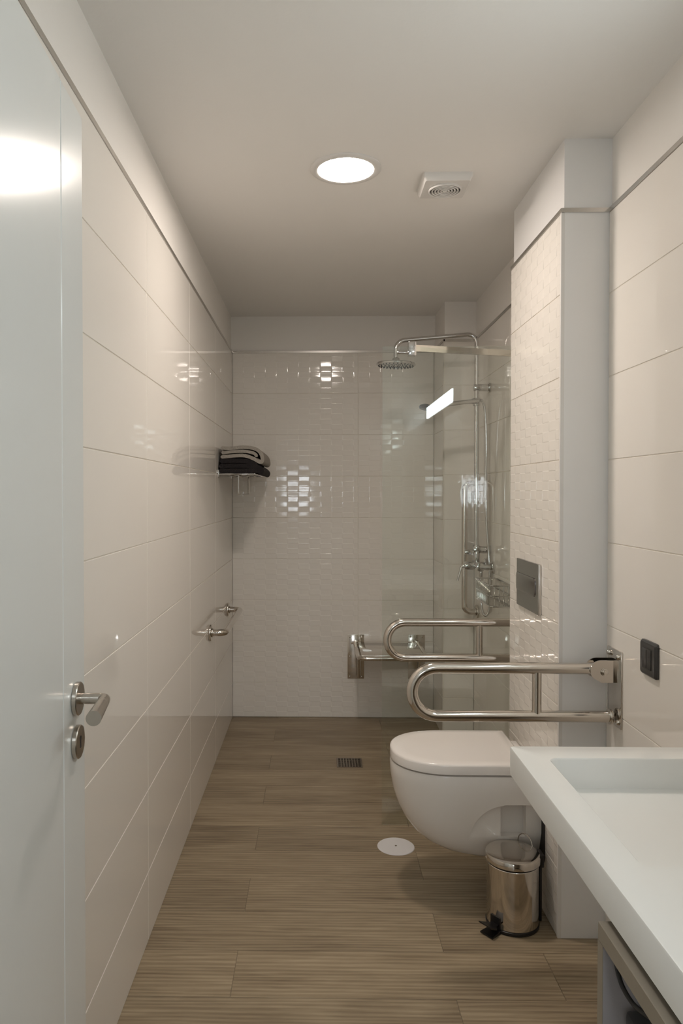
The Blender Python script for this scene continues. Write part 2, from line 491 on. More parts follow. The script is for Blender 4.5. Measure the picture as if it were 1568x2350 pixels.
# the hallway outside the doorway --------------------------------------------
HY = -3.2
struct('floor_hall', box(-1.4, 1.4, HY, YF - 0.12, -0.12, 0), m_taupe, 0)
struct('ceiling_hall', box(-1.4, 1.4, HY, YF - 0.12, CEIL, CEIL + 0.1), m_ceil, 0)
struct('wall_hall_left', box(-1.5, -1.4, HY, YF - 0.12, 0, CEIL), m_paint, 0)
struct('wall_hall_right', box(1.4, 1.5, HY, YF - 0.12, 0, CEIL), m_paint, 0)
struct('wall_hall_side_left', box(-1.4, -0.64, YF - 0.22, YF - 0.12, 0, CEIL), m_paint, 0)
struct('wall_hall_side_right', box(1.01, 1.4, YF - 0.22, YF - 0.12, 0, CEIL), m_paint, 0)
WX0, WX1, WZ0, WZ1 = -0.72, -0.06, 1.17, 1.60
struct('wall_hall_back', join(box(-1.5, WX0, HY - 0.1, HY, 0, CEIL), box(WX1, 1.5, HY - 0.1, HY, 0, CEIL),
                              box(WX0, WX1, HY - 0.1, HY, 0, WZ0), box(WX0, WX1, HY - 0.1, HY, WZ1, CEIL)), m_paint, 0)
win = struct('window_1', join(box(WX0, WX0 + 0.05, HY - 0.08, HY, WZ0, WZ1), box(WX1 - 0.05, WX1, HY - 0.08, HY, WZ0, WZ1),
                              box(WX0 + 0.05, WX1 - 0.05, HY - 0.08, HY, WZ0, WZ0 + 0.05), box(WX0 + 0.05, WX1 - 0.05, HY - 0.08, HY, WZ1 - 0.05, WZ1),
                              box((WX0 + WX1) / 2 - 0.03, (WX0 + WX1) / 2 + 0.03, HY - 0.08, HY, WZ0 + 0.05, WZ1 - 0.05)), m_whitepl, 0)
obj('pane', box(WX0 + 0.05, WX1 - 0.05, HY - 0.07, HY - 0.06, WZ0 + 0.05, WZ1 - 0.05), m_day, win, (0, 0, 0), 0)

hl = thing('hall_fill_panel', 'added flat square fill panel, unseen on the hallway ceiling', 'light', (0.3, -1.2, CEIL))  # unseen glowing panel, added to send soft cool fill through the doorway
obj('fill_frame', join(box(-0.03, 0.63, -1.53, -1.50, CEIL - 0.03, CEIL), box(-0.03, 0.63, -0.90, -0.87, CEIL - 0.03, CEIL), box(-0.03, 0.0, -1.50, -0.90, CEIL - 0.03, CEIL), box(0.60, 0.63, -1.50, -0.90, CEIL - 0.03, CEIL)), m_whitepl, hl, None, 0)
obj('diffuser', box(0.0, 0.60, -1.50, -0.90, CEIL - 0.025, CEIL - 0.015), m_hall_fill, hl, None, 0)

# ------------------------------------------------------------------ door leaf standing open along the left wall
door_len, door_t = 0.82, 0.038
ddir = Vector((-0.0445, 1, 0)).normalized(); dn = Vector((ddir.y, -ddir.x, 0))   # dn points into the room (+X)
DF = Vector((-0.420, 1.328, 0)); DH = DF - ddir * door_len
def dpt(u, w, z): return tuple(DH + ddir * u + dn * w + Vector((0, 0, z)))   # u from hinge, w out of the face
ug = door_len - 0.128
prof = [(0.002, 0), (ug - 0.003, 0), (ug, -0.003), (ug + 0.003, 0), (door_len - 0.002, 0), (door_len, -0.002), (door_len, -door_t), (0, -door_t), (0, -0.002)]
door = struct('door_1', loft([[dpt(u, w, 0.008) for u, w in prof], [dpt(u, w, 2.028) for u, w in prof], [dpt(max(0.002, min(door_len - 0.002, u)), min(-0.002, max(w, -door_t + 0.002)), 2.030) for u, w in prof]]), m_door, 20)
HU, HZ = door_len - 0.060, 1.005
rose = obj('handle_rose', along(lathe([(0, 0), (0.0265, 0), (0.0285, 0.0015), (0.0285, 0.0075), (0.0272, 0.009), (0, 0.009)], 40), dpt(HU, 0, HZ), dn), m_brushed, door, (0, 0, 0))
neck = fillet([dpt(HU, 0.008, HZ), dpt(HU, 0.052, HZ), dpt(HU - 0.112, 0.060, HZ - 0.001)], 0.012, 8)
rr = [0.0095] * len(neck); rr[-1] = 0.0122
obj('lever', tube(neck, rr, 28), m_brushed, door, (0, 0, 0), 50)
KZ = 0.930
krose = obj('keyhole_rose', along(lathe([(0, 0), (0.0265, 0), (0.0285, 0.0015), (0.0285, 0.0075), (0.0272, 0.009), (0, 0.009)], 40), dpt(HU, 0, KZ), dn), m_brushed, door, (0, 0, 0))
kx = [(0.0045 * cos(radians(a)), 0.006 + 0.0045 * sin(radians(a))) for a in range(-60, 241, 20)] + [(-0.003, -0.010), (0.003, -0.010)]
obj('keyhole', loft([[dpt(HU + a, 0.0085, KZ + b) for a, b in kx], [dpt(HU + a, 0.0094, KZ + b) for a, b in kx]]), m_dark, krose, (0, 0, 0), 0)

# ------------------------------------------------------------------ ceiling fittings
t = thing('ceiling_downlight', 'round recessed ceiling downlight glowing warm white, with a white rim', 'light', (0.095, 2.449, CEIL))
dl = Matrix.Translation(t.location) @ Matrix.Rotation(pi, 4, 'X')
obj('rim', xf(lathe([(0.1165, 0.0), (0.1165, 0.003), (0.113, 0.006), (0.103, 0.0085), (0.0925, 0.0065), (0.0907, 0.001)], 64), dl), m_whitepl, t)
obj('diffuser', xf(lathe([(0.0905, 0.0005), (0.0905, 0.0035), (0, 0.0045)], 64), dl), m_lamp, t)

t = thing('extractor_fan', 'square white ceiling extractor fan with round ringed grille', 'fan', (0.437, 2.560, CEIL))
fx, fy = 0.437, 2.560
lo = [[(x, yy, CEIL) for x, yy in rrect(fx - 0.082, fx + 0.082, fy - 0.082, fy + 0.082, 0.006, 3)],
      [(x, yy, CEIL - 0.012) for x, yy in rrect(fx - 0.082, fx + 0.082, fy - 0.082, fy + 0.082, 0.006, 3)],
      [(x, yy, CEIL - 0.026) for x, yy in rrect(fx - 0.074, fx + 0.074, fy - 0.074, fy + 0.074, 0.006, 3)]]
fan = obj('housing', loft(lo), m_whitepl, t)
fm = Matrix.Translation((fx + 0.002, fy, CEIL - 0.026)) @ Matrix.Rotation(pi, 4, 'X')
obj('duct_mouth', xf(lathe([(0.054, -0.0005), (0.054, 0.0006), (0, 0.0006)], 48), fm), m_anthr, t)
for r in (0.056, 0.046, 0.036, 0.026, 0.016):
    obj('grille_ring', xf(lathe([(r, 0), (r, 0.006), (r - 0.002, 0.0075), (r - 0.0045, 0.006), (r - 0.0045, 0)], 48), fm), m_whitepl, t)
obj('grille_hub', xf(lathe([(0.008, 0), (0.008, 0.006), (0.006, 0.0075), (0, 0.0075)], 24), fm), m_whitepl, t)

# lamp bar on the right wall over the basin (its reflection is the bright shape in the shower glass)
t = thing('vanity_light', 'long slim cool-white light bar on the right wall above the basin', 'light', (0.87, 1.05, 1.95))
obj('lamp_body', box(0.822, XR, 0.53, 1.57, 1.902, 1.998, 0.004), m_whitepl, t)
obj('diffuser', box(0.812, 0.8235, 0.54, 1.56, 1.908, 1.990, 0.002), m_vanity, t)

# ------------------------------------------------------------------ shower zone: screen, column, rails, seat
GY = 3.024
t = thing('shower_screen', 'clear fixed glass shower screen standing on the wood-look floor', 'shower screen', (0.57, GY, 0))
obj('glass_pane', box(0.267, XR - 0.001, GY - 0.004, GY + 0.004, 0.0005, 1.955, 0.0006, 1), m_glass, t, None, 0)
obj('wall_profile', box(XR - 0.014, XR, GY - 0.010, GY + 0.010, 0.001, 1.955, 0.001), m_trim, t)
cl = obj('clamp', box(0.371, 0.402, GY - 0.020, GY + 0.020, 1.915, 1.972, 0.002), m_chrome, t)
sub('clamp_screw', cyl((0.372, GY - 0.008, 1.929), (0.325, GY - 0.008, 1.929), 0.006, 14, 0.001), m_chrome, cl, t)
b0, b1 = Vector((0.400, GY + 0.004, 1.948)), Vector((XR, 3.165, 1.948))
bd = (b1 - b0).normalized(); bw = Vector((-bd.y, bd.x, 0)) * 0.006
bar = []
for p in (b0, b1):
    bar.append([tuple(p + bw * sx + Vector((0, 0, sz))) for sx, sz in ((1, -.013), (1, .013), (-1, .013), (-1, -.013))])
obj('brace_bar', loft(bar), m_steel, t, None, 0)
obj('brace_flange', cyl((XR, 3.165, 1.948), (XR - 0.006, 3.165, 1.948), 0.026, 28, 0.001), m_steel, t)

# shower column on the right wall
sx, sy = 0.810, 3.770
t = thing('shower_column', 'chrome shower column with rain head, hand shower and hose on the right wall', 'shower', (sx, sy, 0.95))
arm = fillet([(sx, sy, 1.03), (sx, sy, 2.163), (0.404, sy + 0.03, 2.135), (0.404, sy + 0.03, 2.045)], [0.045, 0.055], 10)
obj('riser_pipe', tube(arm, 0.0115, 18), m_chrome, t)
hm = Matrix.Translation((0.404, sy + 0.03, 2.008)) @ Matrix.Rotation(radians(2), 4, 'Y')
hd = obj('rain_head', xf(lathe([(0, 0), (0.092, 0), (0.099, 0.003), (0.101, 0.009), (0.099, 0.013), (0.05, 0.017), (0.022, 0.02), (0.018, 0.038), (0.0135, 0.042), (0, 0.042)], 56), hm), m_chrome, t)
obj_noz = [xf(lathe([(0.0032, 0.0), (0.0028, -0.003), (0, -0.003)], 6), hm @ Matrix.Translation((r * cos(a), r * sin(a), 0.0005)))
           for r, n in ((0.02, 6), (0.038, 12), (0.056, 18), (0.074, 24), (0.088, 28)) for a in [2 * pi * k / n for k in range(n)]]
nz = sub('nozzles', join(*obj_noz), m_anthr, hd, t, 0); nz['kind'] = 'stuff'
# upper and lower wall brackets
for z in (1.892, 1.072):
    br = obj('wall_bracket', join(cyl((sx - 0.016, sy, z), (XR - 0.004, sy, z), 0.0185, 24, 0.002), cyl((XR - 0.012, sy, z), (XR, sy, z), 0.024, 28, 0.001)), m_chrome, t)
# diverter and mixer
obj('diverter', join(cyl((sx, sy, 1.095), (sx, sy, 0.985), 0.017, 20, 0.002), cyl((sx - 0.06, sy, 1.060), (sx + 0.01, sy, 1.060), 0.012, 18, 0.001)), m_chrome, t)
mx = obj('mixer_body', join(cyl((sx + 0.005, sy - 0.085, 0.990), (sx + 0.005, sy + 0.085, 0.990), 0.022, 24, 0.004),
                            cyl((sx - 0.062, sy, 0.990), (sx + 0.005, sy, 0.990), 0.021, 24, 0.005),
                            cyl((sx, sy - 0.075, 0.990), (XR, sy - 0.075, 0.990), 0.014, 18), cyl((XR - 0.014, sy - 0.075, 0.990), (XR, sy - 0.075, 0.990), 0.030, 28, 0.003),
                            cyl((sx, sy + 0.075, 0.990), (XR, sy + 0.075, 0.990), 0.014, 18), cyl((XR - 0.014, sy + 0.075, 0.990), (XR, sy + 0.075, 0.990), 0.030, 28, 0.003)), m_chrome, t)
sub('lever', tube(fillet([(sx - 0.058, sy, 0.990), (sx - 0.075, sy, 0.985), (sx - 0.096, sy - 0.01, 0.915)], 0.01, 5), [0.009, 0.009, 0.008, 0.007, 0.007, 0.006, 0.006, 0.005][:8], 12), m_chrome, mx, t)
sub('hose_outlet', cyl((sx + 0.022, sy - 0.01, 0.972), (sx + 0.022, sy - 0.01, 0.930), 0.0095, 16, 0.001), m_chrome, mx, t)
# hand shower with slider
obj('hand_shower_holder', join(cyl((sx, sy, 1.800), (sx, sy, 1.840), 0.019, 24, 0.003), cyl((sx - 0.004, sy - 0.015, 1.821), (sx - 0.03, sy - 0.035, 1.819), 0.014, 20, 0.003)), m_chrome, t)
hp = [(sx + 0.004, sy - 0.035, 1.822), (sx - 0.03, sy - 0.037, 1.819), (sx - 0.10, sy - 0.040, 1.811), (sx - 0.20, sy - 0.045, 1.798), (sx - 0.235, sy - 0.046, 1.792)]
hs = obj('hand_shower', tube(hp, [0.009, 0.011, 0.011, 0.0125, 0.014], 18), m_chrome, t)
hdir = Vector((-0.25, -0.05, -1)).normalized()
sub('spray_head', along(lathe([(0, -0.016), (0.02, -0.015), (0.034, -0.006), (0.037, 0.003), (0.033, 0.010), (0, 0.011)], 32), (sx - 0.262, sy - 0.047, 1.786), hdir), m_anthr, hs, t)
hose = catmull([(sx + 0.004, sy - 0.035, 1.822), (sx + 0.022, sy - 0.036, 1.818), (sx + 0.036, sy - 0.03, 1.76), (sx + 0.044, sy - 0.02, 1.60), (sx + 0.046, sy - 0.01, 1.30), (sx + 0.058, sy - 0.03, 1.02), (sx + 0.062, sy - 0.04, 0.86),
                (sx + 0.055, sy - 0.04, 0.765), (sx + 0.036, sy - 0.035, 0.745), (sx + 0.022, sy - 0.02, 0.80), (sx + 0.022, sy - 0.01, 0.935)], 10)
obj('hose', tube(hose, 0.0068, 12), m_chrome, t)

def grab_bar(name, label, p0, p1, out, group=None):
    """straight grab bar: two flanges on a wall, tube bent out along `out`"""
    p0, p1, out = Vector(p0), Vector(p1), Vector(out)
    t = thing(name, label, 'grab bar', p0, group)
    obj('tube', tube(fillet([p0 + out * 0.004, p0 + out * 0.075, p1 + out * 0.075, p1 + out * 0.004], 0.045, 10), 0.016, 22), m_steel, t)
    for p in (p0, p1):
        obj('flange', cyl(p, p + out * 0.011, 0.039, 36, 0.003), m_steel, t)
        obj('collar', cyl(p + out * 0.011, p + out * 0.019, 0.021, 28, 0.002), m_steel, t)
    return t
grab_bar('grab_bar', 'horizontal stainless grab bar on the left tiled wall', (XL, 3.505, 0.695), (XL, 4.205, 0.695), (1, 0, 0))
grab_bar('grab_bar', 'vertical stainless grab bar behind the shower riser on the right wall', (XR, 4.045, 0.712), (XR, 4.045, 1.412), (-1, 0, 0))

# wire basket on the shower wall
bx0, bx1, by0, by1, bz0, bz1 = 0.780, XR - 0.001, 3.335, 3.640, 0.848, 0.942
t = thing('wire_basket', 'small chrome wire soap basket on the shower wall below the mixer', 'basket', (0.83, 3.487, bz0))
for z, r in ((bz1, 0.004), ((bz0 + bz1) / 2, 0.0028), (bz0, 0.004)):
    ring = [(x, yy, z) for x, yy in rrect(bx0, bx1 - r, by0, by1, 0.014, 5)]
    obj('rim_wire' if z != (bz0 + bz1) / 2 else 'middle_wire', tube(ring, r, 10, closed=True), m_chrome, t)
nw = 15
for k in range(nw):
    yy = by0 + 0.012 + (by1 - by0 - 0.024) * k / (nw - 1)
    obj('cross_wire', tube(fillet([(bx0, yy, bz1), (bx0, yy, bz0 - 0.002), (bx1 - 0.004, yy, bz0 - 0.002), (bx1 - 0.004, yy, bz1)], 0.006, 3), 0.0016, 6), m_chrome, t)
for yy in (by0, by1):
    for k in range(4):
        x = bx0 + 0.02 + k * 0.02
        obj('end_wire', tube([(x, yy, bz0), (x, yy, bz1)], 0.0016, 6), m_chrome, t)

def folding_rail(label, ry, both):
    """hinged U-shaped support rail on the right wall; both: the two rails' shared group"""
    zt, zb, xe, r = 0.844, 0.702, 0.2655, 0.0168
    t = thing('fold_down_rail', label, 'support rail', (XR, ry, 0.68), both)
    rad = (zt - zb) / 2
    path = [(XR - 0.055, ry, zt), (xe + r + rad, ry, zt)]
    for k in range(1, 17):
        a = pi / 2 + pi * k / 17
        path.append((xe + r + rad + rad * cos(a), ry, (zt + zb) / 2 + rad * sin(a)))
    path += [(xe + r + rad, ry, zb), (XR - 0.011, ry, zb)]
    obj('tube', tube(path, r, 24), m_steel, t)
    obj('strut', cyl((0.649, ry, zb), (0.649, ry, zt), 0.0135, 22), m_steel, t)
    pl = obj('wall_plate', box(XR - 0.005, XR, ry - 0.050, ry + 0.050, 0.678, 0.902, 0.001), m_steel, t)
    for dy_, z in ((-0.035, 0.885), (0.035, 0.885), (-0.035, 0.695), (0.035, 0.695)):
        sub('bolt', along(lathe([(0, 0), (0.0085, 0), (0.0085, 0.004), (0.006, 0.008), (0, 0.009)], 16), (XR - 0.005, ry + dy_, z), (-1, 0, 0)), m_steel, pl, t)
    # hinge cheeks
    ck = [(XR - 0.005, zt - 0.034), (XR - 0.005, zt + 0.026)]
    arc = [(XR - 0.052 + 0.030 * cos(radians(a)), zt - 0.002 + 0.030 * sin(radians(a))) for a in range(90, 226, 15)]
    ckp = [(XR - 0.005, zt - 0.037), (XR - 0.005, zt + 0.028)] + arc + [(XR - 0.050, zt - 0.037)]
    for s_ in (-1, 1):
        y0 = ry + s_ * 0.0195
        ch = obj('hinge_cheek', extrude(ckp, y0 - 0.002, y0 + 0.002, 'y'), m_steel, t, None, 30)
    obj('hinge_pin', join(cyl((XR - 0.042, ry - 0.027, zt - 0.006), (XR - 0.042, ry + 0.027, zt - 0.006), 0.0075, 18, 0.002),
                          cyl((XR - 0.042, ry - 0.0245, zt - 0.006), (XR - 0.042, ry - 0.0215, zt - 0.006), 0.011, 20, 0.0008)), m_steel, t)
    obj('stop_collar', cyl((XR - 0.022, ry, zb), (XR - 0.012, ry, zb), 0.0225, 24, 0.002), m_steel, t)
    return t
folding_rail('stainless fold-down support rail nearest the viewer, in front of the toilet', 2.186, 'fold-down rails either side of the toilet')
folding_rail('stainless fold-down support rail on the far side of the toilet, against the glass', 2.958, 'fold-down rails either side of the toilet')

# folding shower seat on the back wall
sz = 0.455
t = thing('shower_bench', 'folding stainless shower bench fixed to the back wall', 'bench', (0.42, YB, sz))
for px_ in (0.237, 0.603):
    pl = obj('wall_plate', box(px_ - 0.050, px_ + 0.050, YB - 0.005, YB, 0.237, 0.504, 0.001), m_steel, t)
    for dx_ in (-0.036, 0.036):
        for z in (0.492, 0.372, 0.249):
            sub('screw', along(lathe([(0, 0), (0.0065, 0), (0.005, 0.004), (0, 0.005)], 12), (px_ + dx_, YB - 0.005, z), (0, -1, 0)), m_steel, pl, t)
    obj('hinge_block', box(px_ - 0.012, px_ + 0.012, YB - 0.036, YB - 0.005, sz - 0.010, sz + 0.016, 0.003), m_steel, t)
    obj('hinge_pin', cyl((px_ - 0.03, YB - 0.026, sz + 0.002), (px_ + 0.03, YB - 0.026, sz + 0.002), 0.006, 14, 0.001), m_steel, t)
    obj('support_leg', tube(fillet([(px_ + 0.016, YB - 0.075, sz - 0.014), (px_ + 0.016, YB - 0.040, 0.31), (px_ + 0.016, YB - 0.022, 0.252)], 0.03, 6), 0.0115, 18), m_steel, t)
fr = fillet([(0.232, YB - 0.03, sz), (0.232, 4.055, sz - 0.004), (0.608, 4.055, sz - 0.004), (0.608, YB - 0.03, sz)], 0.045, 8)
obj('frame_tube', tube(fr, 0.0125, 18), m_steel, t)
obj('seat_panel', box(0.247, 0.593, 4.072, YB - 0.045, sz + 0.002, sz + 0.010, 0.003), m_steel, t)

# ------------------------------------------------------------------ towel rack and towels
rx0, rx1, ry0, ry1, rz = XL, -0.312, 3.825, 4.400, 1.457
t = thing('towel_rack', 'chrome wire towel shelf on the left wall with a hanging rail', 'towel rack', (XL, 4.1, rz))
obj('frame', tube(fillet([(XL, ry0, rz), (rx1, ry0, rz), (rx1, ry1, rz), (XL, ry1, rz)], 0.012, 5), 0.0055, 12), m_chrome, t)
for k in range(4):
    x = XL + 0.03 + k * 0.042
    obj('shelf_wire', tube([(x, ry0, rz), (x, ry1, rz)], 0.0035, 8), m_chrome, t)
for yy in (ry0, ry1):
    obj('wall_bracket', box(XL, XL + 0.006, yy - 0.010, yy + 0.010, rz - 0.016, rz + 0.022, 0.0015), m_chrome, t)
obj('hanging_rail', tube(fillet([(-0.405, ry0 + 0.002, rz), (-0.405, ry0 + 0.002, rz - 0.105), (-0.405, ry1 - 0.002, rz - 0.105), (-0.405, ry1 - 0.002, rz)], 0.006, 4), 0.004, 10), m_chrome, t)

def ribbon(path, th, y0, y1, ny=14, amp=0.004, seed=1):
    """sheet of cloth following `path` in X-Z, width along Y"""
    rnd = random.Random(seed)
    P = [Vector((p[0], p[1])) for p in path]; m = len(P)
    top, bot = [], []
    for i in range(m):
        d = (P[min(i + 1, m - 1)] - P[max(i - 1, 0)]).normalized(); n = Vector((-d.y, d.x))
        e = th / 2
        top.append(P[i] + n * e); bot.append(P[i] - n * e)
    d0 = (P[0] - P[1]).normalized(); d1 = (P[-1] - P[-2]).normalized()
    poly = top + [P[-1] + d1 * th * 0.4] + bot[::-1] + [P[0] + d0 * th * 0.4]
    ph = [rnd.uniform(0, 6.28) for _ in range(6)]
    loops = []
    for k in range(ny + 1):
        u = k / ny; y = y0 + (y1 - y0) * u
        s_ = 1.0
        lp = []
        for p in poly:
            dz = amp * (sin(9 * u + ph[0] + p.x * 20) + 0.6 * sin(21 * u + ph[1] + p.x * 45)) * 0.5
            dx = amp * 0.6 * sin(13 * u + ph[2] + p.y * 60)
            dyy = amp * sin(p.x * 60 + ph[3]) * (1 if k in (0, ny) else 0)
            lp.append((p.x + dx, y + dyy, p.y + dz))
        loops.append(lp)
    return loft(loops)
# dark towel lying on the shelf wires, folded edge drooping over the front
zt0 = rz + 0.0055
tb = thing('folded_towel', 'black folded towel lying on the chrome towel rack, under the grey one', 'towel', (-0.40, 4.0, zt0), 'towels on the rack')
pth = catmull([(-0.497, zt0 + 0.012), (-0.42, zt0 + 0.013), (-0.34, zt0 + 0.012), (-0.303, zt0 + 0.0105), (-0.290, zt0 + 0.001), (-0.284, zt0 + 0.016), (-0.305, zt0 + 0.030), (-0.36, zt0 + 0.037), (-0.43, zt0 + 0.039), (-0.497, zt0 + 0.036)], 5)
obj('lower_fold', ribbon(pth, 0.023, ry0 - 0.005, ry1 - 0.06, amp=0.002, seed=3), m_towelb, tb, None, 60)
pth = catmull([(-0.494, zt0 + 0.060), (-0.43, zt0 + 0.064), (-0.36, zt0 + 0.060), (-0.315, zt0 + 0.048)], 5)
obj('upper_fold', ribbon(pth, 0.023, ry0 - 0.003, ry1 - 0.06, amp=0.002, seed=5), m_towelb, tb, None, 60)
tg = thing('folded_towel', 'grey folded towel on top of the black towel on the rack', 'towel', (-0.40, 4.0, zt0 + 0.08), 'towels on the rack')
zg = zt0 + 0.086
pth = catmull([(-0.490, zg - 0.002), (-0.43, zg + 0.004), (-0.37, zg + 0.003), (-0.325, zg - 0.012), (-0.292, zg - 0.030), (-0.279, zg - 0.022), (-0.283, zg + 0.004), (-0.300, zg + 0.028), (-0.33, zg + 0.042), (-0.38, zg + 0.047), (-0.44, zg + 0.043), (-0.490, zg + 0.044)], 5)
obj('outer_fold', ribbon(pth, 0.018, ry0 - 0.004, ry1 - 0.07, amp=0.0015, seed=8), m_towelg, tg, None, 60)
pth = catmull([(-0.488, zg + 0.020), (-0.43, zg + 0.024), (-0.37, zg + 0.026), (-0.325, zg + 0.016), (-0.310, zg + 0.002)], 5)
obj('inner_fold', ribbon(pth, 0.016, ry0 - 0.002, ry1 - 0.07, amp=0.0015, seed=9), m_towelg, tg, None, 60)

# ------------------------------------------------------------------ toilet
TY = 2.550
def dloop(xf_, xb, w, z, n=40, ex=2.25, blend=0.46, wb=None):
    """D outline: rounded front at x=xf_, straight flanks back to x=xb"""
    wb = wb if wb is not None else w
    xm = xf_ + (xb - xf_) * blend
    pts = []
    for k in range(n + 1):
        a = -pi / 2 + pi * k / n
        c, s_ = cos(a), sin(a)
        px_ = xm - (xm - xf_) * abs(c) ** (2 / ex)
        py_ = w * (abs(s_) ** (2 / ex)) * (1 if s_ >= 0 else -1)
        pts.append((px_, TY + py_, z))
    for k in range(1, 6):
        f = k / 6; pts.append((xm + (xb - xm) * f, TY + w + (wb - w) * f, z))
    pts.append((xb, TY + wb, z)); pts.append((xb, TY - wb, z))
    for k in range(5, 0, -1):
        f = k / 6; pts.append((xm + (xb - xm) * f, TY - w - (wb - w) * f, z))
    return pts
t = thing('toilet', 'white wall-hung toilet with closed lid on the boxed-out wall', 'toilet', (0.5, TY, 0.137))
XT = BX - 0.0025
levels = [(0.137, 0.590, 0.045, 0.055), (0.139, 0.540, 0.066, 0.075), (0.146, 0.470, 0.084, 0.088), (0.160, 0.415, 0.098, 0.098), (0.185, 0.367, 0.113, 0.110),
          (0.215, 0.332, 0.126, 0.121), (0.255, 0.302, 0.140, 0.135), (0.300, 0.279, 0.153, 0.150), (0.350, 0.263, 0.164, 0.162), (0.400, 0.2555, 0.172, 0.171), (0.438, 0.2535, 0.1745, 0.1745), (0.446, 0.2560, 0.172, 0.172)]
bowl = loft([dloop(xf_, XT, w, z, wb=wb) for z, xf_, w, wb in levels])
def cut(shape, *cutters):
    """boolean-difference baked into plain mesh data"""
    def tmp(s):
        me = bpy.data.meshes.new('tmp'); me.from_pydata(s[0], [], s[1])
        bm = bmesh.new(); bm.from_mesh(me); bmesh.ops.recalc_face_normals(bm, faces=bm.faces); bm.to_mesh(me); bm.free()
        o = bpy.data.objects.new('tmp', me); C.objects.link(o); return o
    a = tmp(shape); cs = [tmp(c) for c in cutters]
    for c in cs:
        md = a.modifiers.new('b', 'BOOLEAN'); md.operation = 'DIFFERENCE'; md.object = c; md.solver = 'EXACT'
    bpy.context.view_layer.update()
    ev = a.evaluated_get(bpy.context.evaluated_depsgraph_get()); me = ev.to_mesh()
    r = [tuple(v.co) for v in me.vertices], [tuple(p.vertices) for p in me.polygons]
    ev.to_mesh_clear()
    for o in [a] + cs:
        md_ = o.data; bpy.data.objects.remove(o); bpy.data.meshes.remove(md_)
    return r
# side flank: arched shallow recess with a deeper fixing niche
arch = [(0.700, 0.100), (0.700, 0.350), (0.612, 0.350)] + [(0.612 - 0.110 * sin(radians(a)), 0.230 + 0.120 * cos(radians(a))) for a in range(10, 91, 8)] + [(0.502, 0.100)]
arch = [(0.760, 0.100), (0.760, 0.354)] + arch[2:]
niche = rrect(0.602, 0.684, 0.235, 0.352, 0.006, 3)
cuts_ = []
for s_ in (-1, 1):
    ya, yb = TY + s_ * 0.133, TY + s_ * 0.30
    cuts_.append(extrude(arch, min(ya, yb), max(ya, yb), 'y'))
    ya = TY + s_ * 0.095
    cuts_.append(extrude(niche, min(ya, yb), max(ya, yb), 'y'))
obj('bowl', cut(bowl, *cuts_), m_ceramic, t, None, 40)
obj('wall_gasket', extrude(rrect(TY - 0.165, TY + 0.165, 0.155, 0.43, 0.03, 5), XT, BX, 'x'), m_rubber, t)
obj('seat', loft([dloop(0.272, 0.690, 0.160, 0.4460), dloop(0.272, 0.690, 0.160, 0.4535)]), m_lid, t)
lidl = [dloop(0.2570, 0.6840, 0.1745, 0.4530), dloop(0.2545, 0.6855, 0.1775, 0.4545), dloop(0.2545, 0.6855, 0.1775, 0.4800), dloop(0.2565, 0.6840, 0.1755, 0.4850), dloop(0.2620, 0.6790, 0.1700, 0.4875), dloop(0.3000, 0.6500, 0.140, 0.4880)]
obj('lid', loft(lidl), m_lid, t, None, 50)
obj('hinge_bar', box(0.690, 0.718, TY - 0.115, TY + 0.115, 0.4462, 0.470, 0.005), m_lid, t)

# flush plate
t = thing('flush_plate', 'smoked chrome flush plate on the relief-tiled wall above the toilet', 'flush plate', (BX, 2.574, 1.03))
fp0, fp1, fz0, fz1 = 2.440, 2.708, 0.957, 1.124
fp = obj('plate', extrude([(a, b) for a, b in rrect(fp0, fp1, fz0, fz1, 0.004, 3)], BX - 0.008, BX, 'x'), m_plate, t)
obj('edge_frame', join(box(BX - 0.0095, BX - 0.0005, fp0 - 0.003, fp0 + 0.006, fz0, fz1, 0.001), ), m_trim, t)
btn = [(a, b) for a, b in rrect(2.478, 2.712, 1.012, 1.074, 0.016, 6)]
btn = [(min(a, 2.706), b) for a, b in btn]
obj('button', loft([[(BX - 0.008, a, b) for a, b in btn], [(BX - 0.0105, a, b) for a, b in btn], [(BX - 0.0118, 2.592 + (a - 2.592) * 0.965, 1.043 + (b - 1.043) * 0.88) for a, b in btn]]), m_plate, t)

# dark socket on the right wall
t = thing('wall_socket', 'small anthracite wall switch on the right tiled wall above the basin', 'switch', (XR, 1.957, 0.924))
so = [(1.957 + a, 0.924 + b) for a, b in [(x, z) for x, z in rrect(-0.046, 0.046, -0.046, 0.046, 0.007, 4)]]
obj('frame', loft([[(XR, a, b) for a, b in so], [(XR - 0.006, a, b) for a, b in so], [(XR - 0.011, 1.957 + (a - 1.957) * 0.9, 0.924 + (b - 0.924) * 0.9) for a, b in so]]), m_anthr, t)
obj('rocker', box(XR - 0.0135, XR - 0.010, 1.957 - 0.024, 1.957 + 0.024, 0.924 - 0.027, 0.924 + 0.027, 0.0015), m_anthr, t)
obj('rocker_split', box(XR - 0.0142, XR - 0.013, 1.9555, 1.9585, 0.924 - 0.024, 0.924 + 0.024), m_black, t)

